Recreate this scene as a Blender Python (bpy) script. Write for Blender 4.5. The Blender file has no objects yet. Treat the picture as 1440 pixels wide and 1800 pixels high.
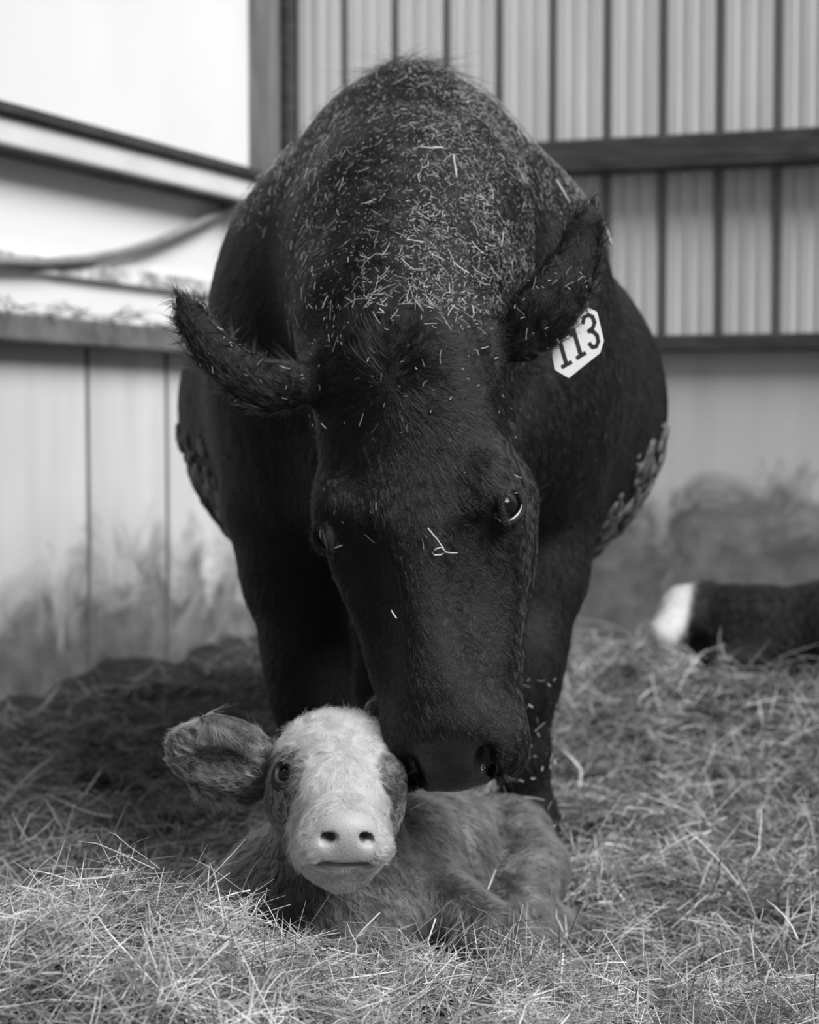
import bpy, math
import numpy as np

rng = np.random.default_rng(113)
HAIR = True
S = bpy.context.scene
COL = S.collection

# ------------------------------------------------------------------ camera, world, light, exposure
F_PX = 3000.0                     # focal length in pixels of the 1440x1800 frame (60 mm on a 36 mm tall sensor)
CAM_Z = 0.70
PITCH = math.atan(150.0 / F_PX)
cam_data = bpy.data.cameras.new('camera')
cam = bpy.data.objects.new('camera', cam_data)
COL.objects.link(cam)
cam.location = (0, 0, CAM_Z)
cam.rotation_euler = (math.pi / 2 - PITCH, 0, 0)
cam_data.sensor_fit = 'VERTICAL'
cam_data.sensor_height = 36.0
cam_data.lens = F_PX / 1800.0 * 36.0
cam_data.clip_start = 0.05
cam_data.dof.use_dof = True
cam_data.dof.focus_distance = 1.97
cam_data.dof.aperture_fstop = 4.2
S.camera = cam

world = bpy.data.worlds.new('sky')
S.world = world
world.use_nodes = True
bg = world.node_tree.nodes['Background']
bg.inputs['Color'].default_value = (1, 1, 1, 1)
bg.inputs['Strength'].default_value = 0.17

sun_d = bpy.data.lights.new('sun', 'SUN')
sun_d.energy = 4.3
sun_d.angle = math.radians(30)
sun = bpy.data.objects.new('sun', sun_d)
COL.objects.link(sun)
sun.rotation_euler = (math.radians(44), 0, math.radians(46))

S.view_settings.view_transform = 'Standard'
S.view_settings.look = 'None'
S.view_settings.gamma = 1.0
S.view_settings.use_curve_mapping = False
S.view_settings.exposure = 0.0

# ------------------------------------------------------------------ helpers
_t = PITCH
FWD = np.array([0, math.cos(_t), -math.sin(_t)])
UPV = np.array([0, math.sin(_t), math.cos(_t)])
RGT = np.array([1.0, 0, 0])

def P(px, py, Y):
    """world point seen at a pixel of the photograph, at distance Y"""
    r = FWD + (px - 720) / F_PX * RGT - (py - 900) / F_PX * UPV
    return np.array([0, 0, CAM_Z]) + r * (Y / r[1])

def nrm(v):
    v = np.asarray(v, float)
    return v / np.maximum(np.linalg.norm(v, axis=-1, keepdims=True), 1e-9)

class Noise:
    """smooth pseudo noise: a sum of random plane waves"""
    def __init__(s, wl, n=10, seed=0):
        r = np.random.default_rng(seed)
        s.k = nrm(r.normal(size=(n, 3))) * (2 * math.pi / wl) * r.uniform(0.6, 1.5, (n, 1))
        s.p = r.uniform(0, 6.28, n)
        s.n = n
    def __call__(s, p):
        return np.sin(p @ s.k.T + s.p).sum(1) / math.sqrt(s.n) * 1.2
class VNoise:
    def __init__(s, wl, n=8, seed=0):
        s.c = [Noise(wl, n, seed * 7 + i) for i in range(3)]
    def __call__(s, p):
        return np.stack([c(p) for c in s.c], 1)

# ---- signed distance modelling
class Prim:
    def __init__(s, f, lo, hi, k, sub=False):
        s.f, s.lo, s.hi, s.k, s.sub = f, np.asarray(lo), np.asarray(hi), k, sub

def ell(c, r, k=0.03, ax=None, sub=False):
    c = np.asarray(c, float); r = np.asarray(r, float)
    A = np.eye(3) if ax is None else np.asarray(ax, float)       # rows are the axes
    ext = np.sqrt(((A * r[:, None]) ** 2).sum(0))
    def f(p):
        q = (p - c) @ A.T
        k0 = np.linalg.norm(q / r, axis=-1)
        k1 = np.linalg.norm(q / (r * r), axis=-1)
        return k0 * (k0 - 1) / np.maximum(k1, 1e-9)
    return Prim(f, c - ext, c + ext, k, sub)

def cap(a, b, ra, rb, k=0.03, ax=None, sq=1.0, sub=False):
    """tapered capsule; along the unit vector ax its section is scaled by sq"""
    a = np.asarray(a, float); b = np.asarray(b, float); ab = b - a; L2 = max(ab @ ab, 1e-12)
    rm = max(ra, rb) * max(1, sq)
    axn = None if ax is None else nrm(ax)
    def f(p):
        q = p - a
        t = np.clip((q @ ab) / L2, 0, 1)
        v = q - t[..., None] * ab
        if axn is not None:
            v = v + ((1 / sq - 1) * (v @ axn))[..., None] * axn
        return (np.linalg.norm(v, axis=-1) - (ra + (rb - ra) * t)) * min(sq, 1.0)
    return Prim(f, np.minimum(a, b) - rm, np.maximum(a, b) + rm, k, sub)

def chain(pts, rad, k=0.02, ax=None, sq=1.0):
    return [cap(pts[i], pts[i + 1], rad[i], rad[i + 1], k, ax, sq) for i in range(len(pts) - 1)]

def smin(a, b, k):
    h = np.maximum(k - np.abs(a - b), 0) / k
    return np.minimum(a, b) - h * h * k * 0.25

def sdf_at(prims, pts):
    d = np.full(len(pts), 1.0)
    for q in prims:
        m = ((pts > q.lo - q.k - .05) & (pts < q.hi + q.k + .05)).all(1)
        if not m.any(): continue
        v = q.f(pts[m])
        d[m] = -smin(-d[m], v, q.k) if q.sub else smin(d[m], v, q.k)
    return d

def axis_coords(spans):
    """[(start, end, step), ...] joined into one list of coordinates"""
    out = []
    for a, b, h in spans:
        n = max(1, int(round((b - a) / h)))
        out.append(np.linspace(a, b, n, endpoint=False))
    out.append(np.array([spans[-1][1]]))
    return np.concatenate(out)

def surface_net(prims, xs, ys, zs, smooth=2):
    D = np.full((len(xs), len(ys), len(zs)), 1.0, np.float32)
    for q in prims:
        m = q.k + 0.03
        i0, i1 = np.searchsorted(xs, [q.lo[0] - m, q.hi[0] + m])
        j0, j1 = np.searchsorted(ys, [q.lo[1] - m, q.hi[1] + m])
        k0, k1 = np.searchsorted(zs, [q.lo[2] - m, q.hi[2] + m])
        if i1 <= i0 or j1 <= j0 or k1 <= k0: continue
        for i in range(i0, i1, 24):                              # slabs keep memory low
            ie = min(i + 24, i1)
            G = np.stack(np.meshgrid(xs[i:ie], ys[j0:j1], zs[k0:k1], indexing='ij'), -1)
            v = q.f(G.reshape(-1, 3)).reshape(G.shape[:3]).astype(np.float32)
            d = D[i:ie, j0:j1, k0:k1]
            D[i:ie, j0:j1, k0:k1] = -smin(-d, v, q.k) if q.sub else smin(d, v, q.k)
    s = D < 0
    cnt = np.zeros((D.shape[0] - 1, D.shape[1] - 1, D.shape[2] - 1), np.int8)
    for a in (0, 1):
        for b in (0, 1):
            for c in (0, 1):
                cnt += s[a:a + cnt.shape[0], b:b + cnt.shape[1], c:c + cnt.shape[2]]
    act = (cnt > 0) & (cnt < 8)
    I, J, K = np.nonzero(act)
    idx = np.full(cnt.shape, -1, np.int32); idx[I, J, K] = np.arange(len(I))
    off = [(a, b, c) for a in (0, 1) for b in (0, 1) for c in (0, 1)]
    val = np.stack([D[I + a, J + b, K + c] for a, b, c in off], 1)
    acc = np.zeros((len(I), 3)); n = np.zeros(len(I))
    for u in range(8):
        for w in range(u + 1, 8):
            du = np.array(off[w]) - np.array(off[u])
            if np.abs(du).sum() != 1: continue
            va, vb = val[:, u], val[:, w]
            m = (va < 0) != (vb < 0)
            t = np.where(m, va / np.where(m, va - vb, 1), 0)
            acc[m] += np.array(off[u]) + t[m, None] * du
            n[m] += 1
    fr = acc / n[:, None]
    V = np.stack([xs[I] + fr[:, 0] * (xs[I + 1] - xs[I]), ys[J] + fr[:, 1] * (ys[J + 1] - ys[J]),
                  zs[K] + fr[:, 2] * (zs[K + 1] - zs[K])], 1)
    Q = []
    for axis in range(3):
        o = [0, 0, 0]; o[axis] = 1
        A = s[:s.shape[0] - o[0], :s.shape[1] - o[1], :s.shape[2] - o[2]]
        B = s[o[0]:, o[1]:, o[2]:]
        e = np.array(np.nonzero(A != B)).T
        a1, a2 = (axis + 1) % 3, (axis + 2) % 3
        e = e[(e[:, a1] > 0) & (e[:, a2] > 0) & (e[:, a1] < cnt.shape[a1]) & (e[:, a2] < cnt.shape[a2])]
        inside = A[e[:, 0], e[:, 1], e[:, 2]]
        d1 = np.zeros(3, int); d1[a1] = 1
        d2 = np.zeros(3, int); d2[a2] = 1
        q = np.stack([idx[tuple((e - d1 - d2).T)], idx[tuple((e - d2).T)], idx[tuple(e.T)], idx[tuple((e - d1).T)]], 1)
        q[~inside] = q[~inside][:, ::-1]
        Q.append(q)
    Q = np.concatenate(Q)
    Q = Q[(Q >= 0).all(1)]
    E = np.concatenate([Q[:, [0, 1]], Q[:, [1, 2]], Q[:, [2, 3]], Q[:, [3, 0]]])
    deg = np.bincount(E[:, 0], minlength=len(V)) + np.bincount(E[:, 1], minlength=len(V))
    for it in range(smooth * 2):
        A = np.stack([np.bincount(E[:, 0], V[E[:, 1], c], len(V)) + np.bincount(E[:, 1], V[E[:, 0], c], len(V)) for c in range(3)], 1)
        V = V + (0.5 if it % 2 == 0 else -0.5) * (A / np.maximum(deg, 1)[:, None] - V)
    return V, Q

def mesh_from(name, V, Q, mat, parent=None, smooth=True, attrs=None):
    me = bpy.data.meshes.new(name)
    V = np.asarray(V, np.float32); Q = np.asarray(Q, np.int32); k = Q.shape[1]
    me.vertices.add(len(V)); me.vertices.foreach_set('co', V.ravel())
    me.loops.add(Q.size); me.loops.foreach_set('vertex_index', Q.ravel())
    me.polygons.add(len(Q))
    me.polygons.foreach_set('loop_start', np.arange(0, Q.size, k, dtype=np.int32))
    me.update(calc_edges=True); me.validate()
    me.polygons.foreach_set('use_smooth', np.full(len(me.polygons), smooth))
    for an, av in (attrs or {}).items():
        at = me.attributes.new(an, 'FLOAT', 'POINT')
        at.data.foreach_set('value', np.asarray(av, np.float32))
    me.materials.append(mat)
    o = bpy.data.objects.new(name, me)
    COL.objects.link(o)
    if parent: o.parent = parent
    return o

class MB:
    """collects boxes, tubes and prisms into one mesh"""
    def __init__(s): s.v, s.f = [], []
    def add(s, v, f):
        n = len(s.v); s.v += [tuple(map(float, x)) for x in v]; s.f += [tuple(i + n for i in q) for q in f]
    def box(s, c, ax, ext):
        c = np.asarray(c, float); ax = np.asarray(ax, float)
        v = [c + ax[0] * a * ext[0] + ax[1] * b * ext[1] + ax[2] * d * ext[2] for d in (-1, 1) for b in (-1, 1) for a in (-1, 1)]
        s.add(v, [(0, 2, 3, 1), (4, 5, 7, 6), (0, 1, 5, 4), (2, 6, 7, 3), (0, 4, 6, 2), (1, 3, 7, 5)])
    def tube(s, pts, rad, n=8):
        pts = [np.asarray(p, float) for p in pts]; m = len(pts); V = []
        for i, p in enumerate(pts):
            d = nrm(pts[min(i + 1, m - 1)] - pts[max(i - 1, 0)])
            a = nrm(np.cross(d, (0.31, 0.17, 0.93))); b = np.cross(d, a)
            r = rad[i] if hasattr(rad, '__len__') else rad
            V += [p + r * (math.cos(t) * a + math.sin(t) * b) for t in np.arange(n) * 2 * math.pi / n]
        f = [(i * n + j, i * n + (j + 1) % n, (i + 1) * n + (j + 1) % n, (i + 1) * n + j) for i in range(m - 1) for j in range(n)]
        f += [tuple(range(n))[::-1], tuple((m - 1) * n + j for j in range(n))]
        s.add(V, f)
    def prism(s, poly, h):
        """closed polygon of 3D points extruded by the vector h"""
        n = len(poly); poly = [np.asarray(p, float) for p in poly]
        s.add(poly + [p + h for p in poly],
              [tuple(range(n)), tuple(range(n, 2 * n))[::-1]] + [(j, j + n, (j + 1) % n + n, (j + 1) % n) for j in range(n)])
    def sphere(s, c, r, n=24, ax=None):
        c = np.asarray(c, float); r = np.asarray(r, float) * np.ones(3); A = np.eye(3) if ax is None else np.asarray(ax)
        V = [c + (np.array([math.sin(t) * math.cos(p), math.sin(t) * math.sin(p), math.cos(t)]) * r) @ A
             for t in np.linspace(0, math.pi, n // 2 + 1)[1:-1] for p in np.arange(n) * 2 * math.pi / n]
        m = n // 2 - 1
        V += [c + (np.array([0, 0, 1]) * r) @ A, c - (np.array([0, 0, 1]) * r) @ A]
        f = [(i * n + j, (i + 1) * n + j, (i + 1) * n + (j + 1) % n, i * n + (j + 1) % n) for i in range(m - 1) for j in range(n)]
        f += [(m * n, j, (j + 1) % n) for j in range(n)] + [(m * n + 1, (m - 1) * n + (j + 1) % n, (m - 1) * n + j) for j in range(n)]
        s.add(V, f)
    def build(s, name, mat, parent=None, smooth=False, bevel=0):
        me = bpy.data.meshes.new(name); me.from_pydata(s.v, [], s.f); me.update()
        if smooth: me.polygons.foreach_set('use_smooth', [True] * len(me.polygons))
        me.materials.append(mat)
        o = bpy.data.objects.new(name, me); COL.objects.link(o)
        if parent: o.parent = parent
        if bevel:
            b = o.modifiers.new('edge', 'BEVEL'); b.width = bevel; b.segments = 2; b.limit_method = 'ANGLE'
        return o

def tag(o, label, cat, group=None, kind=None):
    o['label'] = label; o['category'] = cat
    if group: o['group'] = group
    if kind: o['kind'] = kind
    return o

def empty(name, loc):
    o = bpy.data.objects.new(name, None); COL.objects.link(o); o.location = loc; o.empty_display_size = 0.1
    return o

def keep_parent(o, p):
    o.parent = p
    o.location = -np.array(p.location)

def hair_object(name, roots, nrmls, flow, length, lift, mat, parent=None, seg=4, r0=0.0004, curl=None, tone=None, clump=None, grav=0.0):
    """one curves object: every hair leaves its root at an angle and bends over along the flow"""
    N = len(roots)
    if not HAIR: return empty(name, (0, 0, 0))
    length = np.broadcast_to(length, (N,)); lift = np.broadcast_to(lift, (N,))
    pts = np.zeros((N, seg, 3)); pts[:, 0] = roots - nrmls * 0.001
    p = roots.copy()
    for i in range(1, seg):
        a = lift * (1.25 - 0.75 * (i / (seg - 1)))
        d = flow * np.cos(a)[:, None] + nrmls * np.sin(a)[:, None]
        if curl is not None: d = d + curl(p)
        d[:, 2] -= grav * i / seg
        p = p + nrm(d) * (length / (seg - 1))[:, None]
        pts[:, i] = p
    if clump is not None:
        o3 = clump(roots * 1.0)
        o3 -= (o3 * nrmls).sum(1, keepdims=True) * nrmls
        for i in range(1, seg): pts[:, i] += o3 * (i / (seg - 1)) ** 1.5 * length[:, None]
    hc = bpy.data.hair_curves.new(name)
    hc.add_curves([seg] * N)
    hc.attributes['position'].data.foreach_set('vector', pts.astype(np.float32).ravel())
    ra = hc.attributes.get('radius') or hc.attributes.new('radius', 'FLOAT', 'POINT')
    prof = r0 * np.linspace(1, 0.25, seg)
    ra.data.foreach_set('value', np.tile(prof, N).astype(np.float32))
    ta = hc.attributes.new('tone', 'FLOAT', 'POINT')
    tv = np.repeat(np.ones(N) if tone is None else tone, seg)
    ta.data.foreach_set('value', tv.astype(np.float32))
    hc.materials.append(mat)
    o = bpy.data.objects.new(name, hc); COL.objects.link(o)
    if parent: keep_parent(o, parent)
    return o

def vert_normals(V, Q):
    n = np.cross(V[Q[:, 2]] - V[Q[:, 0]], V[Q[:, 3]] - V[Q[:, 1]])
    out = np.stack([sum(np.bincount(Q[:, i], n[:, c], len(V)) for i in range(4)) for c in range(3)], 1)
    return nrm(out)

def sample_surface(V, Q, VN, N, weight, r):
    """random points of the surface, in proportion to area times the face weight"""
    n = np.cross(V[Q[:, 2]] - V[Q[:, 0]], V[Q[:, 3]] - V[Q[:, 1]])
    w = np.linalg.norm(n, axis=1) * weight
    c = np.cumsum(w); f = np.searchsorted(c, r.uniform(0, c[-1], N)); f = np.minimum(f, len(Q) - 1)
    u, v = r.uniform(size=(2, N))
    W = np.stack([(1 - u) * (1 - v), u * (1 - v), u * v, (1 - u) * v], 1)
    q = Q[f]
    p = (V[q] * W[..., None]).sum(1)
    return p, nrm((VN[q] * W[..., None]).sum(1)), f, q, W

def tangent(flow, n):
    return nrm(flow - (flow * n).sum(1, keepdims=True) * n)

# ------------------------------------------------------------------ materials
def mat_new(name):
    m = bpy.data.materials.new(name); m.use_nodes = True
    nt = m.node_tree; return m, nt, nt.nodes['Principled BSDF']

def L(nt, a, b): nt.links.new(a, b)

def ramp(nt, stops, src):
    r = nt.nodes.new('ShaderNodeValToRGB'); e = r.color_ramp.elements
    e[0].position, e[1].position = stops[0][0], stops[-1][0]
    e[0].color = (*[stops[0][1]] * 3, 1); e[1].color = (*[stops[-1][1]] * 3, 1)
    for p, v in stops[1:-1]:
        x = e.new(p); x.color = (v, v, v, 1)
    L(nt, src, r.inputs[0]); return r.outputs[0]

def noise_tex(nt, scale, detail=4, rough=0.55, dist=0.0, stretch=None):
    tc = nt.nodes.new('ShaderNodeTexCoord'); n = nt.nodes.new('ShaderNodeTexNoise')
    n.inputs['Scale'].default_value = scale; n.inputs['Detail'].default_value = detail
    n.inputs['Roughness'].default_value = rough; n.inputs['Distortion'].default_value = dist
    if stretch:
        mp = nt.nodes.new('ShaderNodeMapping'); mp.inputs['Scale'].default_value = stretch
        L(nt, tc.outputs['Object'], mp.inputs[0]); L(nt, mp.outputs[0], n.inputs['Vector'])
    else: L(nt, tc.outputs['Object'], n.inputs['Vector'])
    return n.outputs[0]

def bump(nt, b, src, strength, dist):
    x = nt.nodes.new('ShaderNodeBump'); x.inputs['Strength'].default_value = strength; x.inputs['Distance'].default_value = dist
    L(nt, src, x.inputs['Height']); L(nt, x.outputs[0], b.inputs['Normal'])

def noisy(name, v0, v1, scale=8, rough=0.7, bm=0.0, bd=0.01, stretch=None, detail=5, p0=0.3, p1=0.7):
    m, nt, b = mat_new(name)
    n = noise_tex(nt, scale, detail, stretch=stretch)
    L(nt, ramp(nt, [(p0, v0), (p1, v1)], n), b.inputs['Base Color'])
    b.inputs['Roughness'].default_value = rough
    if bm: bump(nt, b, n, bm, bd)
    return m

def attr_mat(name, a0, a1, attr, rough=0.7, spec=0.5):
    m, nt, b = mat_new(name)
    at = nt.nodes.new('ShaderNodeAttribute'); at.attribute_name = attr
    L(nt, ramp(nt, [(0, a0), (1, a1)], at.outputs['Fac']), b.inputs['Base Color'])
    b.inputs['Roughness'].default_value = rough
    b.inputs['Specular IOR Level'].default_value = spec
    return m

def hair_mat(name, v0, v1, rough=0.35, radial=0.5):
    m = bpy.data.materials.new(name); m.use_nodes = True; nt = m.node_tree
    nt.nodes.remove(nt.nodes['Principled BSDF'])
    h = nt.nodes.new('ShaderNodeBsdfHairPrincipled'); h.parametrization = 'COLOR'
    at = nt.nodes.new('ShaderNodeAttribute'); at.attribute_name = 'tone'
    L(nt, ramp(nt, [(0, v0), (1, v1)], at.outputs['Fac']), h.inputs['Color'])
    h.inputs['Roughness'].default_value = rough
    h.inputs['Radial Roughness'].default_value = radial
    L(nt, h.outputs[0], nt.nodes['Material Output'].inputs[0])
    return m

M_skin, nt, b = mat_new('cow_skin')
at = nt.nodes.new('ShaderNodeAttribute'); at.attribute_name = 'bare'
L(nt, ramp(nt, [(0, 0.003), (1, 0.016)], at.outputs['Fac']), b.inputs['Base Color'])
L(nt, ramp(nt, [(0, 0.75), (1, 0.2)], at.outputs['Fac']), b.inputs['Roughness'])
vo = nt.nodes.new('ShaderNodeTexVoronoi'); vo.inputs['Scale'].default_value = 330
tc = nt.nodes.new('ShaderNodeTexCoord'); L(nt, tc.outputs['Object'], vo.inputs['Vector'])
bump(nt, b, vo.outputs['Distance'], 0.5, 0.0012)
M_cowhair = hair_mat('black_hair', 0.0015, 0.010, 0.27)
M_calfskin, nt, b = mat_new('calf_skin')
at = nt.nodes.new('ShaderNodeAttribute'); at.attribute_name = 'white'
L(nt, ramp(nt, [(0, 0.03), (0.75, 0.38), (1, 0.45)], at.outputs['Fac']), b.inputs['Base Color'])
b.inputs['Roughness'].default_value = 0.5
vo = nt.nodes.new('ShaderNodeTexVoronoi'); vo.inputs['Scale'].default_value = 420
tc = nt.nodes.new('ShaderNodeTexCoord'); L(nt, tc.outputs['Object'], vo.inputs['Vector'])
bump(nt, b, vo.outputs['Distance'], 0.5, 0.0006)
M_calfhair = hair_mat('calf_hair', 0.05, 0.75, 0.45, 0.6)
M_eye, nt, b = mat_new('wet_eye'); b.inputs['Base Color'].default_value = (0.006, 0.006, 0.006, 1); b.inputs['Roughness'].default_value = 0.04
M_glint, nt, b = mat_new('lid_glint_paint'); b.inputs['Base Color'].default_value = (0.45, 0.45, 0.45, 1); b.inputs['Roughness'].default_value = 0.15  # pale colour of the highlight painted along the lower lid
M_tag, nt, b = mat_new('tag_plastic'); b.inputs['Base Color'].default_value = (0.85, 0.85, 0.85, 1); b.inputs['Roughness'].default_value = 0.45
M_ink, nt, b = mat_new('tag_ink'); b.inputs['Base Color'].default_value = (0.012, 0.012, 0.012, 1); b.inputs['Roughness'].default_value = 0.6
M_mud = noisy('dried_mud', 0.02, 0.16, 60, 0.6, 0.6, 0.004)
M_hoof = noisy('hoof_horn', 0.02, 0.05, 30, 0.5)
M_straw = attr_mat('straw', 0.05, 0.92, 'tone', 0.55, 0.4)
M_chaff = attr_mat('chaff', 0.15, 0.75, 'tone', 0.5, 0.5)
M_ground = noisy('trodden_bedding', 0.010, 0.045, 22, 0.9, 0.8, 0.03, detail=8)
M_sheet = noisy('galvanised_sheet', 0.56, 0.68, 2.5, 0.55, stretch=(6, 6, 0.6))
M_white = noisy('white_sheet', 0.86, 0.93, 2, 0.6)
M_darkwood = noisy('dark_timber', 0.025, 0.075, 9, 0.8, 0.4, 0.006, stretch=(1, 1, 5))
M_postwood = noisy('grey_timber', 0.13, 0.26, 7, 0.75, 0.4, 0.006, stretch=(8, 8, 0.6))
M_pale = noisy('pale_metal', 0.72, 0.85, 6, 0.5)
M_tube = noisy('tube_grey', 0.22, 0.3, 20, 0.8)

def splash_mat(name, v0, v1, z0, z1):
    """board wall with mud splashed up from the ground"""
    m, nt, b = mat_new(name)
    base = ramp(nt, [(0.3, v0), (0.7, v1)], noise_tex(nt, 2.2, 4, stretch=(4, 4, 0.5)))
    n = noise_tex(nt, 4.5, 6, 0.62, 0.6)
    tc = nt.nodes.new('ShaderNodeTexCoord'); sx = nt.nodes.new('ShaderNodeSeparateXYZ'); L(nt, tc.outputs['Object'], sx.inputs[0])
    mr = nt.nodes.new('ShaderNodeMapRange'); mr.inputs[1].default_value = z1; mr.inputs[2].default_value = z0
    mr.inputs[3].default_value = -0.42; mr.inputs[4].default_value = 0.25
    L(nt, sx.outputs[2], mr.inputs[0])
    ad = nt.nodes.new('ShaderNodeMath'); ad.operation = 'ADD'; L(nt, n, ad.inputs[0]); L(nt, mr.outputs[0], ad.inputs[1])
    fac = ramp(nt, [(0.38, 0.0), (0.62, 1.0)], ad.outputs[0])
    mud = ramp(nt, [(0.35, 0.11), (0.7, 0.28)], noise_tex(nt, 9, 6, 0.6))
    mx = nt.nodes.new('ShaderNodeMix'); mx.data_type = 'RGBA'
    L(nt, fac, mx.inputs['Factor']); L(nt, base, mx.inputs['A']); L(nt, mud, mx.inputs['B'])
    L(nt, mx.outputs['Result'], b.inputs['Base Color']); b.inputs['Roughness'].default_value = 0.85
    return m
M_board_l = splash_mat('splashed_board', 0.60, 0.72, 0.02, 0.66)
M_board_r = splash_mat('splashed_panel', 0.56, 0.66, 0.30, 0.80)

# ------------------------------------------------------------------ ground
def ground_z(x, y):
    x = np.asarray(x, float); y = np.asarray(y, float)
    base = -0.05 + 0.065 * np.clip((y - 3.2) / 1.8, 0, 1)
    px = 720 + x / np.maximum(y, .5) * F_PX
    top = np.interp(px, [-400, 0, 120, 220, 330, 430, 560, 700, 900, 1050, 1200, 1440, 1900],
                    [.095, .125, .14, .13, .115, .095, .05, .025, .012, .01, .01, .01, .01])
    w = 1 / (1 + np.exp((y - 2.02) / 0.035))
    mound = base * (1 - w) + top * w
    # drifts of bedding
    p = np.stack([x, y, 0 * x], -1).reshape(-1, 3)
    n = (GN1(p) * 0.014 + GN2(p) * 0.013).reshape(x.shape)
    bank = 0.11 * np.exp(-((y - 4.1 + 0.25 * x) / 0.3) ** 2) * np.clip((x - .2) / .4, 0, 1)
    return (mound + 0.05) * np.clip((y - 1.0) / 0.72, 0, 1) - 0.05 + n + bank
GN1, GN2 = Noise(0.55, 8, 5), Noise(0.16, 8, 6)

gx = axis_coords([(-3.0, -0.9, 0.1), (-0.9, 0.9, 0.02), (0.9, 3.0, 0.1)])
gy = axis_coords([(-0.6, 1.4, 0.1), (1.4, 2.6, 0.015), (2.6, 6.4, 0.05)])
GX, GY = np.meshgrid(gx, gy, indexing='ij')
GV = np.stack([GX, GY, ground_z(GX, GY)], -1).reshape(-1, 3)
ii = np.arange(len(gx) - 1)[:, None] * len(gy) + np.arange(len(gy) - 1)[None]
GQ = np.stack([ii, ii + len(gy), ii + len(gy) + 1, ii + 1], -1).reshape(-1, 4)
floor = mesh_from('floor', GV, GQ, M_ground)
floor['kind'] = 'structure'; floor['label'] = 'trodden barn floor under the loose straw bedding'

# ------------------------------------------------------------------ barn walls
def struct(o, label):
    o['kind'] = 'structure'; o['label'] = label; return o

ra = math.radians(18); RD = np.array([math.cos(ra), -math.sin(ra), 0]); RN = np.array([-math.sin(ra), -math.cos(ra), 0])
R0 = np.array([0.777, 5.30, 0.0])
la = math.radians(65); LD = np.array([-math.cos(la), -math.sin(la), 0]); LN = np.array([math.sin(la), -math.cos(la), 0])
CORNER = np.array([-0.466, 5.70, 0.0])
Z3 = np.array([0, 0, 1.0])

# ribbed sheet on the right: deep narrow ribs between wide pans with two shallow stiffeners each
prof = []
pitch_w = 0.174
for i in range(-9, 12):
    s0 = i * pitch_w
    prof += [(s0 - 0.019, 0), (s0 - 0.013, -0.05), (s0 + 0.011, -0.05), (s0 + 0.017, 0)]
    for c in (0.062, 0.112):
        prof += [(s0 + c - 0.012, 0), (s0 + c - 0.006, -0.004), (s0 + c + 0.006, -0.004), (s0 + c + 0.012, 0)]
V = []
for s_, d in prof:
    for z in (0.93, 3.2):
        p = R0 + RD * s_ + RN * d; V.append((p[0], p[1], z))
Q = [(2 * i, 2 * i + 2, 2 * i + 3, 2 * i + 1) for i in range(len(prof) - 1)]
w = mesh_from('wall_back', V, Q, M_sheet, smooth=False)
struct(w, 'ribbed grey metal sheet wall behind the cow')
sol = w.modifiers.new('gauge', 'SOLIDIFY'); sol.thickness = 0.004; sol.offset = -1

mb = MB(); mb.box(R0 + RD * 0.28 + RN * -0.03 + Z3 * 0.43, [RD, RN, Z3], (1.65, 0.03, 0.50))
struct(mb.build('wall_back.001', M_board_r), 'smooth lower panel of the back wall splashed with mud')
mb = MB(); mb.box(R0 + RD * 0.28 + RN * 0.05 + Z3 * 1.53, [RD, RN, Z3], (1.63, 0.05, 0.05))
struct(mb.build('trim_1', M_darkwood, bevel=0.006), 'dark timber rail across the ribbed wall, upper')
mb = MB(); mb.box(R0 + RD * 0.28 + RN * 0.03 + Z3 * 0.955, [RD, RN, Z3], (1.63, 0.03, 0.025))
struct(mb.build('trim_2', M_darkwood, bevel=0.005), 'thin dark rail along the foot of the ribbed sheet')

# corner post with its steel angle
mb = MB(); mb.box(CORNER + RD * 0.0 + RN * 0.07 + Z3 * 1.6, [RD, RN, Z3], (0.065, 0.06, 1.65))
struct(mb.build('trim_3', M_postwood, bevel=0.008), 'grey timber corner post between the bright wall and the ribbed wall')
mb = MB(); mb.box(CORNER - RD * 0.085 + RN * 0.06 + Z3 * 1.6, [RD, RN, Z3], (0.014, 0.05, 1.65))
mb.box(CORNER + RD * 0.083 + RN * 0.03 + Z3 * 1.6, [RD, RN, Z3], (0.014, 0.03, 1.65))  # dark strip right of the post imitates the darkness of a gap
struct(mb.build('trim_4', M_darkwood, bevel=0.004), 'dark steel angle left of the corner post and dark strip imitating the gap on its right')

# bright wall on the left
def lw(s_, d, z): return CORNER + LD * s_ + LN * d + Z3 * z
mb = MB(); mb.box(lw(1.4, -0.03, 2.08), [LD, LN, Z3], (1.4, 0.03, 1.12))
struct(mb.build('wall_left', M_white), 'white sunlit sheeting of the left wall')
mb = MB(); mb.box(lw(1.4, -0.035, 0.44), [LD, LN, Z3], (1.4, 0.03, 0.50))
for s_ in (0.40, 0.78, 1.16, 1.60):
    pass
struct(mb.build('wall_left.001', M_board_l), 'grey lower boarding of the left wall splashed with mud')
mb = MB()
for s_ in (0.62, 1.02): mb.box(lw(s_, -0.003, 0.44), [LD, LN, Z3], (0.006, 0.004, 0.49))
struct(mb.build('trim_5', M_postwood), 'narrow cover strips over the joints of the left boarding')
mb = MB(); mb.box(lw(1.4, 0.04, 1.445), [LD, LN, Z3], (1.38, 0.04, 0.038))
struct(mb.build('trim_6', M_pale, bevel=0.01), 'pale rail sloping across the white wall')
mb = MB(); mb.box(lw(1.4, 0.05, 1.498), [LD, LN, Z3], (1.38, 0.05, 0.014)); mb.box(lw(1.4, 0.04, 1.402), [LD, LN, Z3], (1.38, 0.045, 0.006))  # dark strips above and below the pale rail
struct(mb.build('trim_7', M_darkwood, bevel=0.004), 'dark strips along the top and bottom of the pale rail')
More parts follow.
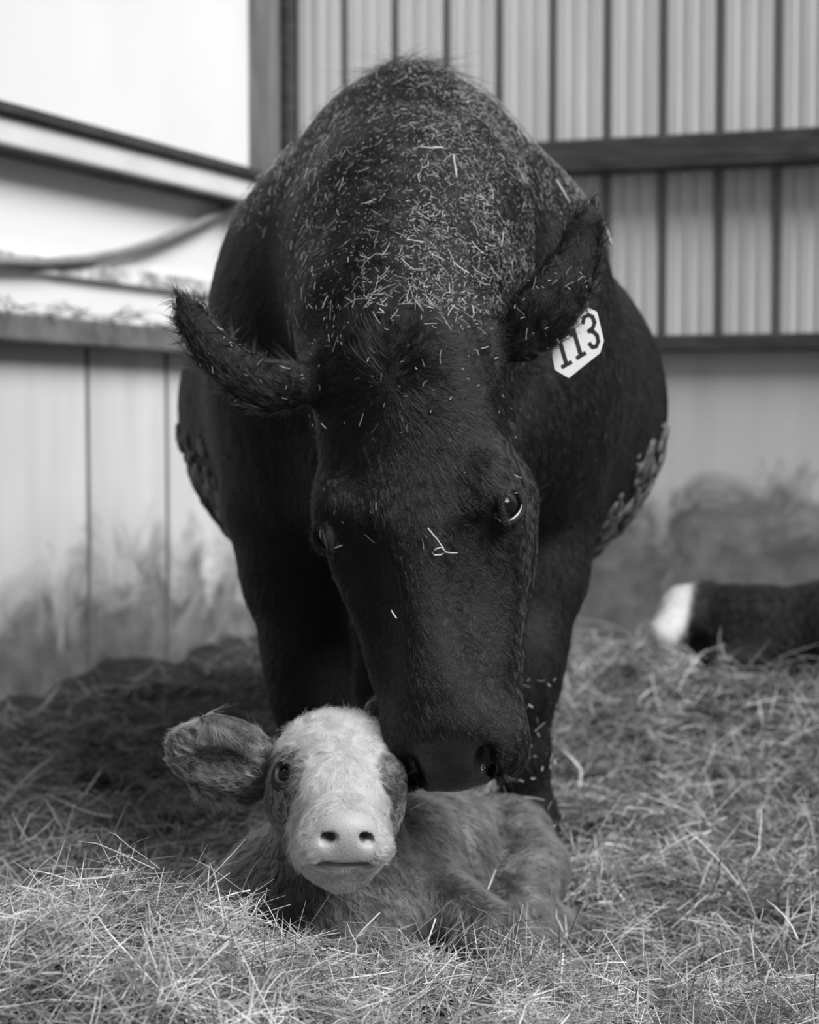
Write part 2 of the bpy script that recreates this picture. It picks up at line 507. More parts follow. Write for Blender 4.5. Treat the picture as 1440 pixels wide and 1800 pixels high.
mb = MB(); mb.box(lw(1.4, 0.035, 0.955), [LD, LN, Z3], (1.38, 0.035, 0.036))
struct(mb.build('trim_8', noisy('weathered_board', 0.09, 0.2, 8, 0.85, 0.5, 0.008), bevel=0.008), 'weathered board along the top of the left boarding')

def on_left_wall(px, py, d):
    """point of the left wall, d in front of it, met by a sight line"""
    c = np.array([0, 0, CAM_Z]); r = P(px, py, 1.0) - c
    return c + r * (((CORNER + LN * d - c) @ LN) / (r @ LN))
# sagging grey tube across the white wall
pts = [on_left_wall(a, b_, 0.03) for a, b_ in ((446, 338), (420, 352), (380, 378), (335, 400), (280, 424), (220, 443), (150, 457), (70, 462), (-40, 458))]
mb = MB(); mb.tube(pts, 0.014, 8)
tag(mb.build('grey_tube', M_tube, smooth=True), 'grey tube sagging across the white wall below the pale rail', 'grey_tube')
mb = MB(); mb.box(lw(1.4, 0.012, 1.13), [LD, LN, Z3], (1.38, 0.010, 0.022))  # thin strip in blotchy grey and white
struct(mb.build('trim_9', noisy('blotchy_strip', 0.35, 0.9, 14, 0.8, p0=.4, p1=.6)), 'blotchy pale strip low on the white wall')

# ------------------------------------------------------------------ the cow
cow = empty('cow', (0.0, 2.9, -0.05))
tag(cow, 'large black cow standing over the calf with her head lowered, hay on her back', 'cow')

# head frame: X to the picture's right, Yn out of the face, Zd down the face
HO = P(678, 566, 2.20)
Zd = nrm([0.068, -0.13, -0.54])
n0 = np.array([-math.sin(math.radians(11)), -math.cos(math.radians(11)), 0])
Yn = nrm(n0 - (n0 @ Zd) * Zd)
Xr = np.cross(Yn, Zd)
HA = np.stack([Xr, Yn, Zd])
def H(x, y, z): return HO + x * Xr + y * Yn + z * Zd
def hell(c, r, k=0.03, sub=False, rot=None):
    A = HA if rot is None else rot @ HA
    return ell(H(*c), r, k, A, sub)
def hcap(a, b, ra_, rb, k=0.03, ax=None, sq=1.0):
    return cap(H(*a), H(*b), ra_, rb, k, None if ax is None else np.asarray(ax) @ HA, sq)
def rotz(deg):
    c, s_ = math.cos(math.radians(deg)), math.sin(math.radians(deg)); return np.array([[c, s_, 0], [-s_, c, 0], [0, 0, 1]])
def roty(deg):
    c, s_ = math.cos(math.radians(deg)), math.sin(math.radians(deg)); return np.array([[c, 0, s_], [0, 1, 0], [-s_, 0, c]])
def rotx(deg):
    c, s_ = math.cos(math.radians(deg)), math.sin(math.radians(deg)); return np.array([[1, 0, 0], [0, c, s_], [0, -s_, c]])

cowp = []
# trunk
cowp += [
    ell((0.025, 3.42, 0.735), (0.475, 0.80, 0.40), 0.10),          # belly
    ell((0.012, 3.35, 0.92), (0.265, 0.85, 0.325), 0.09),          # ribs and loin
    ell((0.03, 3.95, 0.93), (0.29, 0.36, 0.33), 0.12),             # rump
    cap((-0.01, 2.85, 1.14), (0.03, 4.1, 1.15), 0.075, 0.09, 0.10),  # backbone
    ell((-0.008, 2.80, 1.015), (0.18, 0.30, 0.235), 0.08),           # withers
    ell((-0.185, 2.82, 0.80), (0.150, 0.26, 0.32), 0.08),          # shoulders
    ell((0.200, 2.82, 0.80), (0.145, 0.26, 0.32), 0.08),
    ell((0.01, 2.66, 0.70), (0.20, 0.20, 0.26), 0.10),             # brisket
]
# neck
nk = [np.array([0.012, 2.72, 1.02]), np.array([0.0, 2.52, 0.94]), np.array([-0.005, 2.36, 0.83]), H(0, -0.12, 0.07)]
for i, (ra_, rb) in enumerate([(0.22, 0.185), (0.185, 0.15), (0.15, 0.115)]):
    cowp.append(cap(nk[i], nk[i + 1], ra_, rb, 0.08, (1, 0, 0), 0.88))
cowp.append(cap((-0.006, 2.68, 1.14), H(0, -0.075, 0.03), 0.065, 0.06, 0.08))   # crest
cowp.append(cap((0.0, 2.6, 0.66), H(0, -0.17, 0.2), 0.13, 0.08, 0.10))         # throat
# legs
def leg(pts, rad, k=0.05): return chain(pts, rad, k)
G0 = -0.05
lf = [P(505, 900, 2.80), P(522, 1010, 2.76), P(540, 1150, 2.72), P(548, 1225, 2.71), P(548, 1330, 2.72), P(545, 1440, 2.74), P(543, 1500, 2.72)]
rf = [P(948, 900, 2.80), P(936, 1010, 2.76), P(917, 1140, 2.72), P(909, 1215, 2.71), P(917, 1330, 2.72), P(926, 1440, 2.74), P(926, 1500, 2.72)]
lr = [0.10, 0.080, 0.062, 0.053, 0.037, 0.041, 0.046]
cowp += leg(lf, lr) + leg(rf, lr)
def hind(px):
    a = P(px, 900, 4.02)[0]
    return [(a, 3.92, 0.75), (a, 3.78, 0.58), (a, 4.06, 0.43), (a + .005, 4.03, 0.24), (a, 4.0, 0.10), (a, 3.96, 0.03)]
hl = hind(648); hr = hind(862)
cowp += leg(hl, [0.19, 0.12, 0.062, 0.05, 0.048, 0.055]) + leg(hr, [0.19, 0.12, 0.062, 0.05, 0.048, 0.055])
cowp.append(ell((0.03, 3.75, 0.47), (0.14, 0.17, 0.13), 0.06))                 # udder
cowp += chain([(0.03, 4.27, 1.14), (0.03, 4.36, 1.0), (0.03, 4.36, 0.7), (0.03, 4.34, 0.42)], [0.045, 0.032, 0.024, 0.02], 0.04)   # tail
# head
cowp += [
    hell((0, -0.095, 0.085), (0.118, 0.088, 0.105), 0.05),         # cranium
    hell((0, -0.06, 0.20), (0.122, 0.058, 0.15), 0.05),            # forehead
    hell((0, -0.045, 0.035), (0.065, 0.045, 0.05), 0.05),          # poll
    hell((0.094, -0.056, 0.222), (0.033, 0.044, 0.055), 0.025),     # brow bones
    hell((-0.100, -0.056, 0.222), (0.036, 0.044, 0.055), 0.025),
    hcap((0, -0.072, 0.27), (0, -0.068, 0.50), 0.078, 0.066, 0.05, (0, 1, 0), 0.8),   # nose bridge
    hcap((0.0, -0.055, 0.28), (0, -0.052, 0.46), 0.038, 0.036, 0.05),
    hell((0, -0.085, 0.520), (0.078, 0.060, 0.058), 0.035),        # muzzle
    hell((0, -0.088, 0.568), (0.046, 0.044, 0.032), 0.02),        # nose pad
    hell((0.062, -0.094, 0.543), (0.036, 0.048, 0.048), 0.018),     # upper lips
    hell((-0.062, -0.094, 0.543), (0.036, 0.048, 0.048), 0.018),
    hell((0, -0.155, 0.525), (0.052, 0.036, 0.055), 0.02),         # chin
]
for sx in (-1, 1):
    cowp += [
        hcap((0.066 * sx, -0.185, 0.22), (0.048 * sx, -0.130, 0.48), 0.072, 0.042, 0.05),   # jaw
        hell((0.076 * sx, -0.13, 0.245), (0.045, 0.075, 0.10), 0.05),                         # cheek muscle
        hcap((0.078 * sx, -0.09, 0.29), (0.060 * sx, -0.10, 0.43), 0.040, 0.030, 0.04),      # facial crest
        
        hell((0.078 * sx, -0.018, 0.37), (0.030, 0.022, 0.085), 0.05, sub=True, rot=rotz(-35 * sx)),     # hollow beside the bridge
        hcap((0.026 * sx, -0.050, 0.568), (0.036 * sx, -0.080, 0.580), 0.016, 0.012, 0.016),             # nostril wing
        hell((0.046 * sx, -0.050, 0.566), (0.0115, 0.018, 0.020), 0.010, sub=True, rot=roty(25 * sx)),    # nostrils
        hell((0.052 * sx, -0.076, 0.580), (0.0065, 0.018, 0.012), 0.008, sub=True, rot=roty(35 * sx)),
    ]
def eye_frame(A, O, sx, c, e, tilt):
    """world frame of an eye: outward axis, long axis of the lids, short axis"""
    w = lambda v: v[0] * sx * A[0] + v[1] * A[1] + v[2] * A[2]
    e = nrm(w(e)); l = w((-tilt, 0.25, 1.0)); l = nrm(l - (l @ e) * e)
    return O + w(c), e, l, np.cross(e, l)
def eye_prims(fr, R, la_, sb, lid):
    c, e, l, s_ = fr
    out = [ell(c + e * R * 0.95, (R * 0.75, la_, sb), lid * 0.8, np.stack([e, l, s_]), True)]
    for up in (-1, 1):
        pl = [c + e * (R * (0.93 - 0.22 * t * t)) + l * la_ * 1.05 * t + up * s_ * sb * 1.12 * (1 - t * t) for t in np.linspace(-1, 1, 8)]
        out += [cap(pl[i], pl[i + 1], lid, lid, lid * 1.2) for i in range(7)]
    return out
EYEF = {sx: eye_frame(HA, HO, sx, (0.108, -0.050, 0.254), (0.76, 0.65, 0.0), 0.45) for sx in (-1, 1)}
EYES = {sx: EYEF[sx][0] for sx in (-1, 1)}
for sx in (-1, 1): cowp += eye_prims(EYEF[sx], 0.025, 0.0275, 0.0165, 0.0045)
cowp += [hcap((-0.05, -0.135, 0.572), (0.05, -0.135, 0.572), 0.004, 0.004, 0.01)]
# nose groove and mouth corner
cowp += [hell((0.075, -0.125, 0.53), (0.03, 0.005, 0.045), 0.012, sub=True), hell((-0.075, -0.125, 0.53), (0.03, 0.005, 0.045), 0.012, sub=True)]
# ears
earl = [P(545, 672, 2.24), P(480, 682, 2.235), P(420, 658, 2.24), P(372, 612, 2.25), P(338, 560, 2.26), P(308, 508, 2.27)]
earr = [P(915, 600, 2.24), P(953, 552, 2.24), P(987, 506, 2.25), P(1012, 460, 2.26), P(1030, 405, 2.27), P(1043, 352, 2.28)]
cowp += chain(earl, [0.025, 0.021, 0.017, 0.0145, 0.010, 0.003], 0.02, (0, 1, 0), 0.45)
cowp += chain(earr, [0.028, 0.027, 0.023, 0.016, 0.010, 0.003], 0.02, (0, 1, 0), 0.4)

cx = axis_coords([(-0.52, -0.33, 0.012), (-0.33, 0.26, 0.0042), (0.26, 0.56, 0.012)])
cy = axis_coords([(1.93, 2.36, 0.0045), (2.36, 2.60, 0.009), (2.60, 4.46, 0.018)])
cz = axis_coords([(-0.10, 0.20, 0.012), (0.20, 1.03, 0.0045), (1.03, 1.36, 0.011)])
CV, CQ = surface_net(cowp, cx, cy, cz, 2)
CN = vert_normals(CV, CQ)
loc = (CV - HO) @ HA.T                                            # head coordinates of every vertex

def nose_mask(l):
    x, y, z = l[:, 0], l[:, 1], l[:, 2]
    m = 1 / (1 + np.exp(-(z - (0.535 + 3.2 * x * x - 0.10 * np.maximum(-(y + 0.05), 0))) / 0.003))
    return m * (y > -0.135) / (1 + np.exp((np.abs(x) - 0.055) / 0.002)) * (z < 0.7)
bare = nose_mask(loc)
body = mesh_from('body', CV, CQ, M_skin, attrs={'bare': bare})
keep_parent(body, cow)

# eyes
for sx in (-1, 1):
    mb = MB(); mb.sphere(EYES[sx], 0.025, 40); o = mb.build('eye', M_eye, smooth=True); keep_parent(o, cow)
    o['label'] = 'dark glossy eye'
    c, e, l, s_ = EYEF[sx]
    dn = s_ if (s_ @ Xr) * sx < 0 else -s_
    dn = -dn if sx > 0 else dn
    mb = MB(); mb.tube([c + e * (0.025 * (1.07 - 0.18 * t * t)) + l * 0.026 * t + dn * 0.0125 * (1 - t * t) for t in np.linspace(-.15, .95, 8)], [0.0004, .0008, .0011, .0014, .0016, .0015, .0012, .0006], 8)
    r_ = mb.build('eyelid_glint', M_glint, smooth=True); keep_parent(r_, cow); r_['label'] = 'pale painted highlight along the wet lower lid'  # pale tube imitates the wet highlight on the lower lid
# hooves
for pts in (lf, rf):
    q = np.array(pts[-1]); gz = float(ground_z(q[0], q[1]))
    for dx in (-0.028, 0.028):
        mb = MB(); mb.tube([(q[0] + dx, q[1] - 0.02, gz + 0.07), (q[0] + dx, q[1] - 0.035, gz + 0.035), (q[0] + dx, q[1] - 0.045, gz)], [0.026, 0.032, 0.036], 12)
        o = mb.build('hoof', M_hoof, smooth=True); keep_parent(o, cow)
for pts in (hl, hr):
    q = np.array(pts[-1]); gz = float(ground_z(q[0], q[1]))
    for dx in (-0.028, 0.028):
        mb = MB(); mb.tube([(q[0] + dx, q[1] - 0.02, gz + 0.07), (q[0] + dx, q[1] - 0.035, gz + 0.035), (q[0] + dx, q[1] - 0.045, gz)], [0.026, 0.032, 0.036], 12)
        o = mb.build('hoof', M_hoof, smooth=True); keep_parent(o, cow)

# ---- coat
def seg_weight(p, a, b):
    ab = b - a; t = np.clip(((p - a) @ ab) / (ab @ ab), 0, 1)
    return np.linalg.norm(p - (a + t[:, None] * ab), axis=1)

def cow_flow(p, n):
    l = (p - HO) @ HA.T
    fl = np.tile(np.array([0.0, 0.55, -1.0]), (len(p), 1))
    topn = np.clip(n[:, 2], 0, 1)[:, None]
    fl = fl * (1 - topn) + np.array([0, 1.0, 0.4]) * topn
    # head: everything radiates from the whorl on the forehead
    wx, wz = l[:, 0] - 0.0, l[:, 2] - 0.085
    fr_ = np.clip(n @ Yn * 1.3, 0, 1)[:, None]
    hd = fr_ * wx[:, None] * Xr * 1.3 + wz[:, None] * Zd - 0.03 * np.abs(wx)[:, None] / 0.1 * Yn
    hd = nrm(hd)
    dn = nrm(fr_ * wx[:, None] * 1.2 * Xr + 0.16 * Zd - 0.04 * Yn)
    bl = np.clip((l[:, 2] - 0.2) / 0.1, 0, 1)[:, None]
    hd = hd * (1 - bl) + dn * bl
    ishead = (np.clip((l[:, 1] + 0.22) / 0.05, 0, 1) * np.clip((l[:, 2] + 0.06) / 0.05, 0, 1))[:, None]
    fl = fl * (1 - ishead) + hd * ishead
    for ear in (earl, earr):
        A = np.array(ear)
        d = np.min([seg_weight(p, A[i], A[i + 1]) for i in range(1, len(A) - 1)], axis=0)
        m = d < 0.045
        fl[m] = nrm(A[-1] - A[1])
    return fl

view = np.array([0, 0, CAM_Z])
fc = CV[CQ].mean(1); fn = CN[CQ].mean(1)
face_l = (fc - HO) @ HA.T
front = ((view - fc) * fn).sum(1) / np.linalg.norm(view - fc, axis=1)
near = np.clip((2.75 - fc[:, 1]) / 0.5, 0, 1)
wgt = np.where(front > -0.25, 0.35 + 1.5 * near, 0.12) * (bare[CQ].max(1) < 0.4)
wgt *= np.where(fc[:, 1] > 4.2, 0.4, 1)
N = 330000
p, n, f, q, W = sample_surface(CV, CQ, CN, N, wgt, rng)
dists = np.min([np.linalg.norm(p - e, axis=1) for e in EYES.values()], axis=0)
ok = dists > 0.034
p, n = p[ok], n[ok]
fl = tangent(cow_flow(p, n) + VNoise(0.06, 8, 3)(p) * 0.13 + VNoise(0.018, 8, 9)(p) * 0.07 + rng.normal(0, .05, (len(p), 3)), n)
ln = 0.0115 + 0.003 * Noise(0.06, 8, 2)(p) + rng.uniform(-.003, .004, len(p))
lh = (p - HO) @ HA.T
ln = np.where((lh[:, 2] > 0.25) & (lh[:, 1] > -0.3) & (p[:, 1] < 2.25), ln * 0.75, ln)
poll = np.exp(-((lh[:, 0] / 0.07) ** 2 + ((lh[:, 2] - 0.06) / 0.07) ** 2)) * (lh[:, 1] > -0.12)
ln = ln * (1 + 0.7 * poll)
ln = np.clip(np.where(p[:, 1] > 2.5, ln * 1.25, ln), 0.006, 0.05)
tone = np.clip(0.4 + 0.15 * Noise(0.03, 8, 21)(p) + rng.normal(0, .12, len(p)), 0, 1)
hair_object('hair', p, n, fl, ln, rng.uniform(0.03, 0.17, len(p)), M_cowhair, cow, 4, 0.00026, tone=tone, clump=lambda q_: VNoise(0.011, 6, 31)(q_) * .4)['label'] = 'short black coat'

# longer fringe: ear edges, tuft on the withers, tail switch
R_, N_, F_, L_ = [], [], [], []
for ear in (earl, earr):
    A = np.array(ear)
    d = np.min([seg_weight(CV, A[i], A[i + 1]) for i in range(1, len(A) - 1)], axis=0)
    cand = np.nonzero((d < 0.05) & (np.abs(CN[:, 1]) < 0.75))[0]
    s_ = rng.choice(cand, 2600)
    R_.append(CV[s_]); N_.append(CN[s_]); F_.append(np.tile(nrm(A[-1] - A[2]), (len(s_), 1)) + rng.normal(0, .15, (len(s_), 3))); L_.append(rng.uniform(.008, .020, len(s_)))
cand = np.nonzero((np.abs(CV[:, 0] - 0.0) < 0.06) & (CV[:, 1] > 2.62) & (CV[:, 1] < 2.86) & (CN[:, 2] > 0.7))[0]
s_ = rng.choice(cand, 700)
R_.append(CV[s_]); N_.append(CN[s_]); F_.append(np.array([0.35, -.2, .8]) + rng.normal(0, .25, (len(s_), 3)) + VNoise(.03, 6, 4)(CV[s_]) * .3); L_.append(rng.uniform(.02, .05, len(s_)))
R_, N_, F_, L_ = map(np.concatenate, (R_, N_, F_, L_))
hair_object('long_hair', R_, N_, tangent(F_, N_), L_, 0.35, M_cowhair, cow, 4, 0.00035, tone=np.full(len(R_), .35), clump=VNoise(0.012, 6, 8))

# eyelashes along the upper lids
for sx in (-1, 1):
    c, e, l, s_ = EYEF[sx]
    up = s_ if (s_ @ Xr) * sx > 0 else -s_
    rt = np.array([c + e * (0.0215 * (0.98 - 0.22 * t * t)) + l * 0.0236 * t + up * 0.0145 * (1 - t * t) for t in np.linspace(-.9, .7, 44)])
    rt = rt + rng.normal(0, .0008, rt.shape)
    hair_object('eyelashes', rt, np.tile(e, (44, 1)), np.tile(nrm(up * .8 - l * .4 - Zd * .2), (44, 1)), rng.uniform(.012, .02, 44), 0.5, M_cowhair, cow, 4, 0.0003, tone=np.zeros(44))
# whiskers on the lips
cand = np.nonzero((loc[:, 2] > 0.5) & (loc[:, 2] < .7) & (loc[:, 1] < -0.10) & (np.abs(loc[:, 0]) > .02))[0]
s_ = rng.choice(cand, 120)
hair_object('whiskers', CV[s_], CN[s_], tangent(np.tile(Zd, (120, 1)) + rng.normal(0, .3, (120, 3)), CN[s_]), rng.uniform(.012, .035, 120), 0.8, M_cowhair, cow, 4, 0.00025, tone=np.full(120, .8))

# mud dried into the belly hair
cand = np.nonzero((CV[:, 2] < 0.64 + 0.1 * Noise(.12, 8, 91)(CV)) & (CV[:, 2] > 0.40) & (np.abs(CV[:, 0]) > 0.28) & (CV[:, 1] < 3.5) & (CV[:, 1] > 2.95) & (CN[:, 2] < -0.1))[0]
for side in (-1, 1):
    cs = cand[np.sign(CV[cand, 0]) == side]
    mp = []
    for i in rng.choice(cs, 420):
        r = rng.uniform(0.003, 0.011)
        t1 = nrm(np.cross(CN[i], rng.normal(size=3))); A = np.stack([CN[i], t1, np.cross(CN[i], t1)])
        mp.append(ell(CV[i] + CN[i] * r * 0.2, (r * 0.7, r * rng.uniform(.8, 1.4), r * rng.uniform(1, 2.2)), 0.008, A))
    lo = np.min([m.lo for m in mp], 0) - .01; hi = np.max([m.hi for m in mp], 0) + .01
    mv, mq = surface_net(mp, *[axis_coords([(lo[a], hi[a], 0.004)]) for a in range(3)], 1)
    o = mesh_from('mud_crust', mv, mq, M_mud); keep_parent(o, cow); o['kind'] = 'stuff'
    o['label'] = 'pale dried mud caked on the belly'

# ear tag
TO = P(1021, 600, 2.225)
def T(px, py, lift=0.0):
    return P(px, py, 2.272 + (px - 1021) * 0.00018 - lift)
poly = [(1026.5, 536), (1050, 548.5), (1062, 599), (1055.4, 620.7), (1000, 665), (976, 651), (971, 628), (972, 590), (990, 556)]
mb = MB(); mb.prism([T(*c) for c in poly], np.array([0, 0.002, 0]))
tagob = mb.build('ear_tag', M_tag, bevel=0.0006); keep_parent(tagob, cow); tagob['label'] = 'white plastic tag with the black number 113'
def stroke(name, px_pts, wpx):
    """a flat painted stroke along pixel points on the tag"""
    mb = MB(); pts = np.array(px_pts, float)
    for i in range(len(pts) - 1):
        a, b_ = pts[i], pts[i + 1]; d = (b_ - a) / np.linalg.norm(b_ - a); nn = np.array([-d[1], d[0]]) * wpx / 2
        a = a - d * wpx * 0.18; b_ = b_ + d * wpx * 0.18
        mb.prism([T(*c, lift=0.0006) for c in (a + nn, b_ + nn, b_ - nn, a - nn)], np.array([0, 0.001, 0]))
    return mb
def merge(*ms):
    m = MB()
    for x in ms: m.add(x.v, x.f)
    return m
def r6(pts): return [(920 + a / 2.769, 200 + b_ / 2.769) for a, b_ in pts]
one_a = merge(stroke('', r6([(212, 1222), (178, 1105)]), 7), stroke('', r6([(190, 1232), (234, 1208)]), 7))
one_b = merge(stroke('', r6([(281, 1175), (245, 1052), (232, 1078)]), 7), stroke('', r6([(262, 1188), (302, 1164)]), 7))
th = r6([(291, 1020), (296, 990), (318, 978), (338, 988), (348, 1016), (340, 1040), (318, 1058), (340, 1058), (360, 1078), (366, 1108), (356, 1132), (338, 1136), (322, 1116)])
three = stroke('', th, 6.5)
for m_ in (one_a, one_b, three):
    o = m_.build('numeral', M_ink); o.parent = tagob
mb = MB(); mb.tube([P(986, 580, 2.245), P(988, 580, 2.268)], 0.005, 12)
o = mb.build('stud', M_tag); o.parent = tagob

# ------------------------------------------------------------------ the calf
calf = empty('calf', (-0.05, 2.3, -0.05))
tag(calf, 'small dark calf with a white face lying in the straw under the cow', 'calf')
KO = P(595, 1243, 2.17)
Kz = nrm([0.09, -0.86, -0.50])
k0 = np.array([0.10, -0.45, 0.9])
Ky = nrm(k0 - (k0 @ Kz) * Kz)
Kx = np.cross(Ky, Kz)
KA = np.stack([Kx, Ky, Kz])
def K(x, y, z): return KO + x * Kx + y * Ky + z * Kz
def kell(c, r, k=0.02, sub=False, rot=None): return ell(K(*c), r, k, KA if rot is None else rot @ KA, sub)
def kcap(a, b, ra_, rb, k=0.02, ax=None, sq=1.0): return cap(K(*a), K(*b), ra_, rb, k, None if ax is None else np.asarray(ax) @ KA, sq)

cp = [
    ell(P(600, 1590, 2.36), (0.145, 0.16, 0.13), 0.05),                       # chest
    cap(P(590, 1420, 2.26), P(605, 1600, 2.27), 0.080, 0.115, 0.05),          # neck
    cap(P(655, 1535, 2.42), P(755, 1530, 2.54), 0.120, 0.108, 0.05),          # trunk
    cap(P(690, 1445, 2.40), P(880, 1440, 2.70), 0.028, 0.034, 0.04),          # backbone
    ell(P(720, 1530, 2.35), (0.080, 0.10, 0.105), 0.02),                       # right shoulder
    cap(P(735, 1570, 2.30), P(850, 1635, 2.21), 0.060, 0.040, 0.03),          # forearm to knee
    cap(P(855, 1645, 2.21), P(760, 1690, 2.26), 0.036, 0.024, 0.02),          # folded shank
    ell(P(800, 1535, 2.52), (0.060, 0.10, 0.100), 0.03),                       # flank
    ell(P(893, 1500, 2.70), (0.078, 0.12, 0.098), 0.012),                      # hip
    cap(P(925, 1530, 2.60), P(900, 1605, 2.42), 0.066, 0.044, 0.02),          # thigh to stifle
    cap(P(905, 1612, 2.43), P(985, 1632, 2.48), 0.042, 0.032, 0.02),         # gaskin to hock
    cap(P(980, 1645, 2.45), P(890, 1690, 2.32), 0.032, 0.024, 0.02),         # hind shank
    cap(P(480, 1560, 2.30), P(470, 1650, 2.20), 0.07, 0.05, 0.05),            # left shoulder
    # head
    kell((0, -0.052, 0.040), (0.074, 0.056, 0.066), 0.03),                    # cranium
    kell((0, -0.050, 0.090), (0.068, 0.048, 0.060), 0.03),                    # forehead
    kcap((0, -0.050, 0.10), (0, -0.045, 0.185), 0.047, 0.040, 0.03),          # nose bridge
    kell((0, -0.046, 0.188), (0.053, 0.042, 0.038), 0.02),                    # muzzle
    kell((0, -0.024, 0.203), (0.034, 0.026, 0.022), 0.012),                   # nose
    kell((0.028, -0.046, 0.203), (0.031, 0.026, 0.026), 0.010), kell((-0.028, -0.046, 0.203), (0.031, 0.026, 0.026), 0.010),   # lips
    kell((0, -0.086, 0.192), (0.030, 0.036, 0.032), 0.012),                   # chin
]
for sx in (-1, 1):
    cp += [
        kell((0.056 * sx, -0.040, 0.084), (0.022, 0.022, 0.026), 0.018),      # brow
        kcap((0.044 * sx, -0.100, 0.07), (0.026 * sx, -0.092, 0.170), 0.042, 0.028, 0.03),   # jaw
        kell((0.052 * sx, -0.075, 0.08), (0.028, 0.045, 0.05), 0.03),
        kell((0.0225 * sx, -0.020, 0.224), (0.0115, 0.0062, 0.020), 0.004, sub=True, rot=rotz(-32 * sx)),   # nostril
    ]
cp += [kell((0, -0.054, 0.228), (0.030, 0.0026, 0.024), 0.006, sub=True)]
for sx in (-1, 1): cp += [kell((0.034 * sx, -0.059, 0.214), (0.018, 0.0028, 0.028), 0.006, sub=True, rot=rotz(-25 * sx))]     # mouth
KEYE = eye_frame(KA, KO, -1, (0.0615, -0.0395, 0.092), (0.66, 0.70, 0.25), 0.25)
cp += eye_prims(KEYE, 0.0155, 0.0160, 0.0115, 0.0028)
# the squeezed shut eye: a crease between two swollen lids
kc, ke, kl_, ks = eye_frame(KA, KO, 1, (0.058, -0.045, 0.092), (0.66, 0.70, 0.25), 0.25)
for up in (-1, 1):
    cp += [ell(kc + ke * 0.012 + ks * up * 0.006, (0.006, 0.016, 0.0075), 0.003, np.stack([ke, kl_, ks]))]
cp += [ell(kc + ke * 0.020, (0.008, 0.014, 0.0013), 0.003, np.stack([ke, kl_, ks]), True)]
# ears
kel = [P(472, 1352, 2.20), P(440, 1350, 2.19), P(400, 1338, 2.18), P(365, 1325, 2.175), P(330, 1318, 2.18)]
cp += chain(kel, [0.022, 0.032, 0.038, 0.034, 0.016], 0.02, (0.1, 1, 0.15), 0.35)
cp += [ell(P(385, 1345, 2.160), (0.042, 0.012, 0.020), 0.012, None, True)]
ker = [P(668, 1300, 2.235), P(690, 1275, 2.25), P(715, 1262, 2.27), P(745, 1258, 2.28)]
cp += chain(ker, [0.02, 0.03, 0.03, 0.012], 0.02, (0, 1, 0), 0.35)
kx = axis_coords([(-0.36, -0.30, 0.008), (-0.30, 0.04, 0.0035), (0.04, 0.34, 0.006)])
ky = axis_coords([(1.90, 2.30, 0.0035), (2.30, 2.84, 0.009)])
kz = axis_coords([(-0.18, 0.08, 0.007), (0.08, 0.42, 0.0035)])
KV, KQ = surface_net(cp, kx, ky, kz, 2)
KN = vert_normals(KV, KQ)
kl = (KV - KO) @ KA.T
kn1 = Noise(0.025, 8, 77)

def calf_white(pts):
    """1 on the white of the face, 0 on the dark coat"""
    l = (pts - KO) @ KA.T; x, y, z = l[:, 0], l[:, 1], l[:, 2]
    w = kn1(pts) * 0.004
    half = np.interp(z, [-0.02, 0.02, 0.055, 0.080, 0.105, 0.125, 0.15, 0.18, 0.22], [0.075, 0.078, 0.066, 0.044, 0.042, 0.052, 0.075, 0.08, 0.08])
    low = np.interp(z, [-0.02, 0.0, 0.06, 0.09, 0.12, 0.15, 0.17, 0.19], [-0.035, -0.05, -0.045, -0.05, -0.06, -0.085, -0.14, -0.16])
    a = np.minimum(half + w - np.abs(x), y - low + w)
    return np.clip(a / 0.004 + 0.5, 0, 1) * (pts[:, 1] < 2.26) * (z > -0.03)
kwhite = calf_white(KV)
def calf_nose(l):
    x, y, z = l[:, 0], l[:, 1], l[:, 2]
    return (z > 0.196) * (y > -0.052) * (np.abs(x) < 0.0335 - 0.45 * np.maximum(-y - 0.026, 0) - 0.9 * np.maximum(y + 0.010, 0))
knose = calf_nose(kl).astype(float)
knos_in = np.ones(len(KV))
for sx in (-1, 1): knos_in = np.minimum(knos_in, np.clip((np.linalg.norm((kl - np.array([0.0225 * sx, -0.020, 0.214])) / np.array([.010, .007, .014]), axis=1) - .75) / .3, 0.12, 1))
kbody = mesh_from('body', KV, KQ, M_calfskin, attrs={'white': np.where(knose > .5, 1.0, kwhite * .75) * knos_in})
keep_parent(kbody, calf)
mb = MB(); mb.sphere(KEYE[0], 0.0155, 28); o = mb.build('eye', M_eye, smooth=True); keep_parent(o, calf); o['label'] = 'open dark eye'

def calf_flow(p, n):
    l = (p - KO) @ KA.T
    fl = np.tile(np.array([0.25, 0.35, -1.0]), (len(p), 1))
    wx, wz = l[:, 0], l[:, 2] - 0.085
    fr_ = np.clip(n @ Ky * 1.3, 0.05, 1)[:, None]
    hd = fr_ * wx[:, None] * Kx * 1.2 + wz[:, None] * Kz
    hd = nrm(hd)
    dn = nrm(wx[:, None] * 2.0 * Kx - 0.05 * Ky + 0.02 * Kz + np.clip(-l[:, 1] - .05, 0, 1)[:, None] * -Ky * 2)
    b_ = np.clip((l[:, 2] - .12) / .05, 0, 1)[:, None]
    hd = hd * (1 - b_) + dn * b_
    m = ((l[:, 2] > -0.03) & (l[:, 1] > -0.11) & (np.abs(l[:, 0]) < 0.1))[:, None].astype(float)
    fl = fl * (1 - m) + hd * m
    for ear in (kel, ker):
        A = np.array(ear); d = np.min([seg_weight(p, A[i], A[i + 1]) for i in range(1, len(A) - 1)], axis=0)
        e_ = d < 0.042
        fl[e_] = nrm(A[-1] - A[0]) + n[e_] * 0
    return fl
fc = KV[KQ].mean(1); fn = KN[KQ].mean(1)
front = ((view - fc) * fn).sum(1) / np.linalg.norm(view - fc, axis=1)
fk = (fc - KO) @ KA.T
